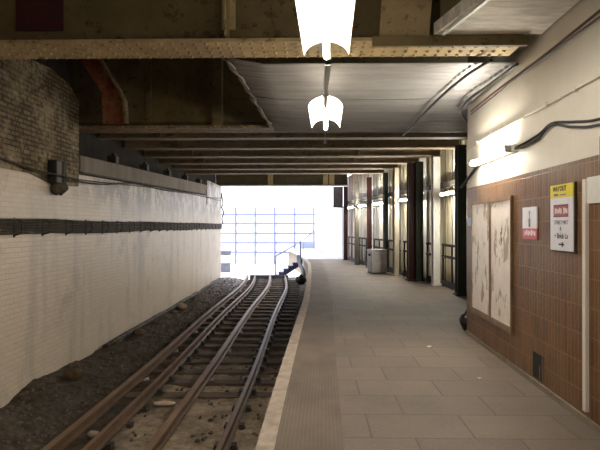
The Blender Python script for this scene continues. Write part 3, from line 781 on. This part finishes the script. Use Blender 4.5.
# ------------------------------------------------------------------ track
def rail(name, label, off, z, run, y0=3, y1=28.25):
    prof = [(-.055, 0), (.055, 0), (.055, .015), (.012, .035), (.012, .10), (.034, .112), (.034, .145), (-.034, .145), (-.034, .112), (-.012, .10), (-.012, .035), (-.055, .015)] if run else \
           [(-.06, 0), (.06, 0), (.06, .02), (.022, .035), (.022, .075), (.05, .09), (.05, .13), (-.05, .13), (-.05, .09), (-.022, .075), (-.022, .035), (-.06, .02)]
    t = thing(name, label, 'rail')
    ysr = [y0 + (y1 - y0) * i / 60 for i in range(61)]
    MB().sweep([(ctr(y) + off, y, z) for y in ysr], prof).build('rail_section', M['rust'], t)
    h = .145 if run else .13; w = .022 if run else .04
    MB().sweep([(ctr(y) + off, y, z + h) for y in ysr], [(-w, 0), (w, 0), (w, .003), (-w, .003)]).build('worn_top', M['rusttop'], t)
    return t
rail('running_rail', 'rusty running rail nearest the platform edge', .75, GZ + .078, True)
rail('running_rail', 'rusty running rail second from the whitewashed wall', -.75, GZ + .078, True)
rail('conductor_rail', 'rusty conductor rail down the middle of the track', 0, GZ + .145, False)
rail('conductor_rail', 'outermost rusty rail nearest the whitewashed wall', -1.12, GZ + .145, False)
NS = 31
sl = thing('sleeper', 'x', 'sleeper', (0, 0, GZ))
b = MB(); b.mm((-1.33, -.125, -.1), (1.3, .125, .052))
bmesh.ops.subdivide_edges(b.bm, edges=b.bm.edges[:], cuts=3)
for v in b.bm.verts: v.co += Vector((0, .012 * noise.noise(v.co * 3), .006 * noise.noise(v.co * 4)))
b.build('timber', M['sleeper'], sl)
for x in (-.75, .75):
    b = MB(); b.mm((x - .16, -.085, .04), (x + .16, .085, .065)); b.mm((x - .13, -.06, .06), (x - .068, .06, .14)); b.mm((x + .068, -.06, .06), (x + .13, .06, .14))
    b.cyl((x - .13, 0, .07), (x - .13, 0, .1), .018); b.cyl((x + .13, 0, .07), (x + .13, 0, .1), .018)
    b.build('rail_chair', M['iron'], sl)
for i in range(NS):
    y = 27.6 - i * .72
    o = sl if i == 0 else copy_tree(sl)
    o.location = (ctr(y), y, GZ + (-.045 if y < 8.5 else -.01 if y < 10.5 else .0) + .008 * R.uniform(-1, 1)); o.rotation_euler.z = R.uniform(-.02, .02)
    tag(o, 'weathered timber sleeper under the rails, %s from the far crossing board' % nth(i + 1), 'sleeper', 'timber sleepers of the track')
ins = thing('insulator', 'x', 'insulator')
b = MB(); b.cyl((0, 0, 0), (0, 0, .045), .085, .07, 14); b.cyl((0, 0, .045), (0, 0, .066), .055, .05, 14); b.build('ceramic_pot', M['ceramic'], ins)
b = MB(); b.mm((-.07, -.045, .06), (.07, .045, .075)); b.build('cap', M['iron'], ins)
i = 0
for off, nm in ((0, 'middle'), (-1.12, 'outermost')):
    for k in range(9):
        y = 27.6 - (k * 3 + 1) * .72
        o = ins if i == 0 else copy_tree(ins); i += 1
        o.location = (ctr(y) + off, y, GZ + .066)
        tag(o, 'ceramic insulator under the %s conductor rail, %s from the far end' % (nm, nth(k + 1)), 'insulator', 'insulators under the conductor rails')
# ballast stones (uncountable) and a few pale ones
b = MB()
for k in range(4000):
    y = 5 + 23 * R.random() ** 1.5
    x = R.uniform(LX + .1, ctr(y) - .8) if R.random() < .72 else R.uniform(ctr(y) - .7, edge(y) - .0)
    r = R.uniform(.015, .045)
    dx = abs(x - ctr(y)); ph = ((27.6 - y) / .72) % 1
    if y > 5.3 and dx < 1.5 and min(ph, 1 - ph) * .72 < .20: continue
    if any(abs(x - ctr(y) - o_) < .15 for o_ in (0, .75, -.75, -1.12)): continue
    if x < -4.1 and y > 11: continue
    if x > edge(y) - .06 or (25.4 < y < 26.6 and x > -1): continue
    if any(math.hypot(x - a_, y - b_) < .28 for a_, b_ in ((-3.95, 9.2), (-4.1, 17.5), (-4.05, 16.2), (-4.1, 13.2), (-2.78, 7.05), (-2.78, 11.3), (-2.72, 15.4), (-2.2, 8.3))): continue
    g0 = bmesh.ops.create_icosphere(b.bm, subdivisions=1, radius=r)
    mt = Matrix.Translation((x, y, gz(x, y) + r * .25)) @ Matrix.Rotation(R.uniform(0, 6), 4, 'Z') @ Matrix.Rotation(R.uniform(0, 6), 4, 'X') @ Matrix.Diagonal((1, R.uniform(.6, 1), R.uniform(.5, .8), 1))
    bmesh.ops.transform(b.bm, matrix=mt, verts=g0['verts'])
o = b.build('ballast', M['stone'], kind='stuff'); tag(o, 'loose dark ballast stones strewn over the trackbed', 'ballast')
def stone(x, y, r, label, name='stone', mat='stonepale', cat='stone', sc=(1, .8, .6)):
    b = MB(); b.ball((0, 0, r * .4), r, 2, sc)
    for v in b.bm.verts: v.co += Vector((noise.noise(v.co / r * 1.3 + Vector((x, 0, 0))), noise.noise(v.co / r * 1.4 + Vector((0, y, 0))), 0)) * r * .35
    tag(b.build(name, M[mat], loc=(x, y, gz(x, y))), label, cat)
stone(-2.78, 7.05, .075, 'pale stone lying between the two left rails near the camera')
stone(-2.78, 11.3, .075, 'pale stone between the two left rails, midway down the track')
stone(-2.72, 15.4, .06, 'small pale stone between the left rails farther down')
stone(-2.2, 8.3, .13, 'crumpled faded wrapper lying between the rails', 'wrapper', 'litter', 'litter', (1.4, .7, .25))
stone(-3.95, 9.2, .17, 'orange brown clump of weed at the foot of the whitewashed wall', 'weed_clump', 'moss', 'weed', (1, 1, .6))
stone(-4.1, 17.5, .16, 'pale lump of rubble beside the pipe at the wall foot', 'rubble_lump', 'stonepale', 'rubble')
stone(-4.05, 16.2, .13, 'dark lump of rubble at the wall foot', 'rubble_lump', 'stone', 'rubble')
stone(-4.1, 13.2, .15, 'brown lump of rubble at the wall foot halfway along', 'rubble_lump', 'sleeper', 'rubble')
# platform litter
for x, y, lab in ((1.55, 7.45, 'tiny white scrap of litter on the platform near the bag'), (1.75, 5.9, 'flat pale scrap of litter on the slabs by the tiled wall')):
    b = MB(); b.box((0, 0, .006), (.05, .035, .01), rz=.5); tag(b.build('litter_scrap', M['silver'], loc=(x, y, 0)), lab, 'litter')

# ------------------------------------------------------------------ beyond the tunnel mouth
t = thing('crossing_board', 'dark timber board laid across the rails at the tunnel mouth', 'board', (-2.2, 28.42, GZ))
MB().mm((-.95, -.12, 0), (.98, .12, .20)).build('timber', M['slate'], t)
MB().mm((-.95, -.12, .20), (.98, .12, .225)).build('top_plate', M['iron'], t)
# steps up to the platform end
t = thing('steps', 'metal steps with handrails climbing to the platform end', 'steps', (-1.95, 29.2, GZ - .005))
n = 6; rise, run = 1.0 / n, 1.45 / n
for s_, yy in ((0, -.4), (1, .4)):
    b = MB()
    pts = [(0, 0)]
    for k in range(n): pts += [(k * run, (k + 1) * rise), ((k + 1) * run, (k + 1) * rise)]
    pts += [(n * run, rise * n - .25), (.3, 0)]
    b.poly3([(x, yy, z) for x, z in pts], (0, .04, 0)); b.build('stringer', M['navy'], t)
for k in range(n): MB().mm((k * run - .03, -.42, (k + 1) * rise - .03), ((k + 1) * run, .42, (k + 1) * rise + .01)).build('tread', M['navy'], t)
for yy in (-.42, .46):
    MB().tube([(.05, yy, 1.15), (1.1, yy, 1.75)], .025).build('handrail', M['fencesteel'], t)
    MB().cyl((.05, yy, .0), (.05, yy, 1.15), .025).build('post', M['fencesteel'], t)
    MB().cyl((1.35, yy, .95), (1.35, yy, 1.95), .035).build('post', M['fencesteel'], t)
tag(MB().tube([(-.45, 29.6, .85), (.12, 29.6, 1.38)], .025).cyl((.12, 29.6, 0), (.12, 29.6, 1.38), .02).cyl((-.45, 29.6, 0), (-.45, 29.6, .85), .02).build('handrail', M['fencesteel']), 'thin pale handrail slanting up beyond the steps', 'handrail')
bag('rubbish_bag', 'black plastic sack on the ground beside the platform edge at the tunnel mouth', (-.50, 25.9, GZ + .0), (.24, .22, .25))
tag(MB().tube(spline([(-.70, 28.6, .06), (-.66, 28.3, -.15), (-.58, 27.8, -.35), (-.42, 26.9, -.6), (-.40, 26.35, -.98)]), .10, 8).build('hose', M['slate']), 'thick dark hose drooping off the platform end beside the steps', 'hose')
# boundary fence of boards on a pale blue steel grid
t = thing('boundary_fence', 'white boarded fence with pale blue steel grid beyond the tunnel mouth', 'fence', (0, 40, GZ))
for k in range(7):
    x = -8.35 + k * 1.4
    MB().mm((x + .02, .05, 0), (x + 1.38, .1, 4.05)).build('board', M['white'], t)
for k in range(7):
    x = -8.3 + k * 1.4 + .02
    MB().mm((x - .055, -.06, 0), (x + .055, .05, 4.05)).build('post', M['fencesteel'], t)
for z in (.85, 1.53, 2.2, 2.9, 3.55):
    MB().mm((-8.3, -.03, z - .045), (.3, .05, z + .045)).build('grid_bar', M['fencesteel'], t)
MB().mm((-.75, -.1, .95), (.12, -.06, 1.6)).build('lower_panel', M['bluepanel'], t)
# white hoarding on the platform outside
t = thing('hoarding', 'plain white hoarding along the platform outside the tunnel mouth', 'hoarding')
d = Vector((.2 - 1.5, 39.6 - 27.7)); 
for k in range(6):
    p0 = Vector((1.5, 27.7)) + d * k / 6; p1 = Vector((1.5, 27.7)) + d * (k + .985) / 6
    MB().prism([(p0.x, p0.y), (p0.x + .05, p0.y), (p1.x + .05, p1.y), (p1.x, p1.y)], 0, 2.55).build('board', M['white'], t)
tag(MB().mm((-.03, -.08, -.08), (0, .08, .08)).build('switch_box', M['black'], loc=(1.18, 30.3, 1.6)), 'tiny black box on the white hoarding', 'box')
tag(MB().mm((0, -.5, 0), (.1, .5, .06)).build('plank', M['slate'], loc=(.55, 34.3, 0), rz=.1), 'short dark plank lying by the foot of the white hoarding', 'plank')
t = thing('hanging_sheet', 'slate blue corrugated panel hanging at the right of the tunnel mouth', 'panel', (1.27, 27.35, 2.52))
b = MB()
for k in range(6): b.mm((-.24 + k * .08, -.02 - .02 * (k % 2), 0), (-.16 + k * .08, .02, 1.0))
b.build('sheet', M['portalflange'], t)
MB().mm((-.26, -.05, -.03), (.26, .03, .02)).build('bottom_rail', M['navy'], t)
tag(MB().cyl((1.575, 27.42, 0), (1.575, 27.42, 3.5), .04).build('downpipe', M['lavender']), 'pale downpipe beside the maroon column at the tunnel mouth', 'pipe')
t = thing('lineside_cabinet', 'small grey lineside cabinet half hidden by the left wall end', 'cabinet', (-5.15, 33, GZ))
MB().mm((-.3, -.25, .0), (.3, .25, .55)).build('base', M['slate'], t); MB().mm((-.28, -.23, .55), (.28, .23, 1.0)).build('body', M['white'], t); MB().mm((-.32, -.27, 1.0), (.32, .27, 1.25)).build('lid', M['slate'], t)

# ------------------------------------------------------------------ sky, sun, camera
w = bpy.data.worlds.new('sky'); S.world = w; w.use_nodes = True
bg = w.node_tree.nodes['Background']; bg.inputs[0].default_value = (.86, .90, 1, 1); bg.inputs[1].default_value = 2.6
sd = bpy.data.lights.new('sun', 'SUN'); sd.energy = 5; sd.angle = .02; sd.color = (1, .97, .92)
so = bpy.data.objects.new('sun', sd); COL.objects.link(so)
so.rotation_euler = Vector((.35, .38, -1)).to_track_quat('-Z', 'Y').to_euler()
cd = bpy.data.cameras.new('camera'); cd.sensor_width = 36; cd.lens = 33.6; cd.clip_start = .05; cd.clip_end = 200
co = bpy.data.objects.new('camera', cd); COL.objects.link(co)
co.location = (0, 0, 1.6); co.rotation_euler = (PI / 2 + math.radians(.1), 0, math.atan(12 / 560))
S.camera = co
S.view_settings.view_transform = 'Standard'; S.view_settings.look = 'None'; S.view_settings.gamma = 1
S.view_settings.use_curve_mapping = False; S.view_settings.exposure = .5
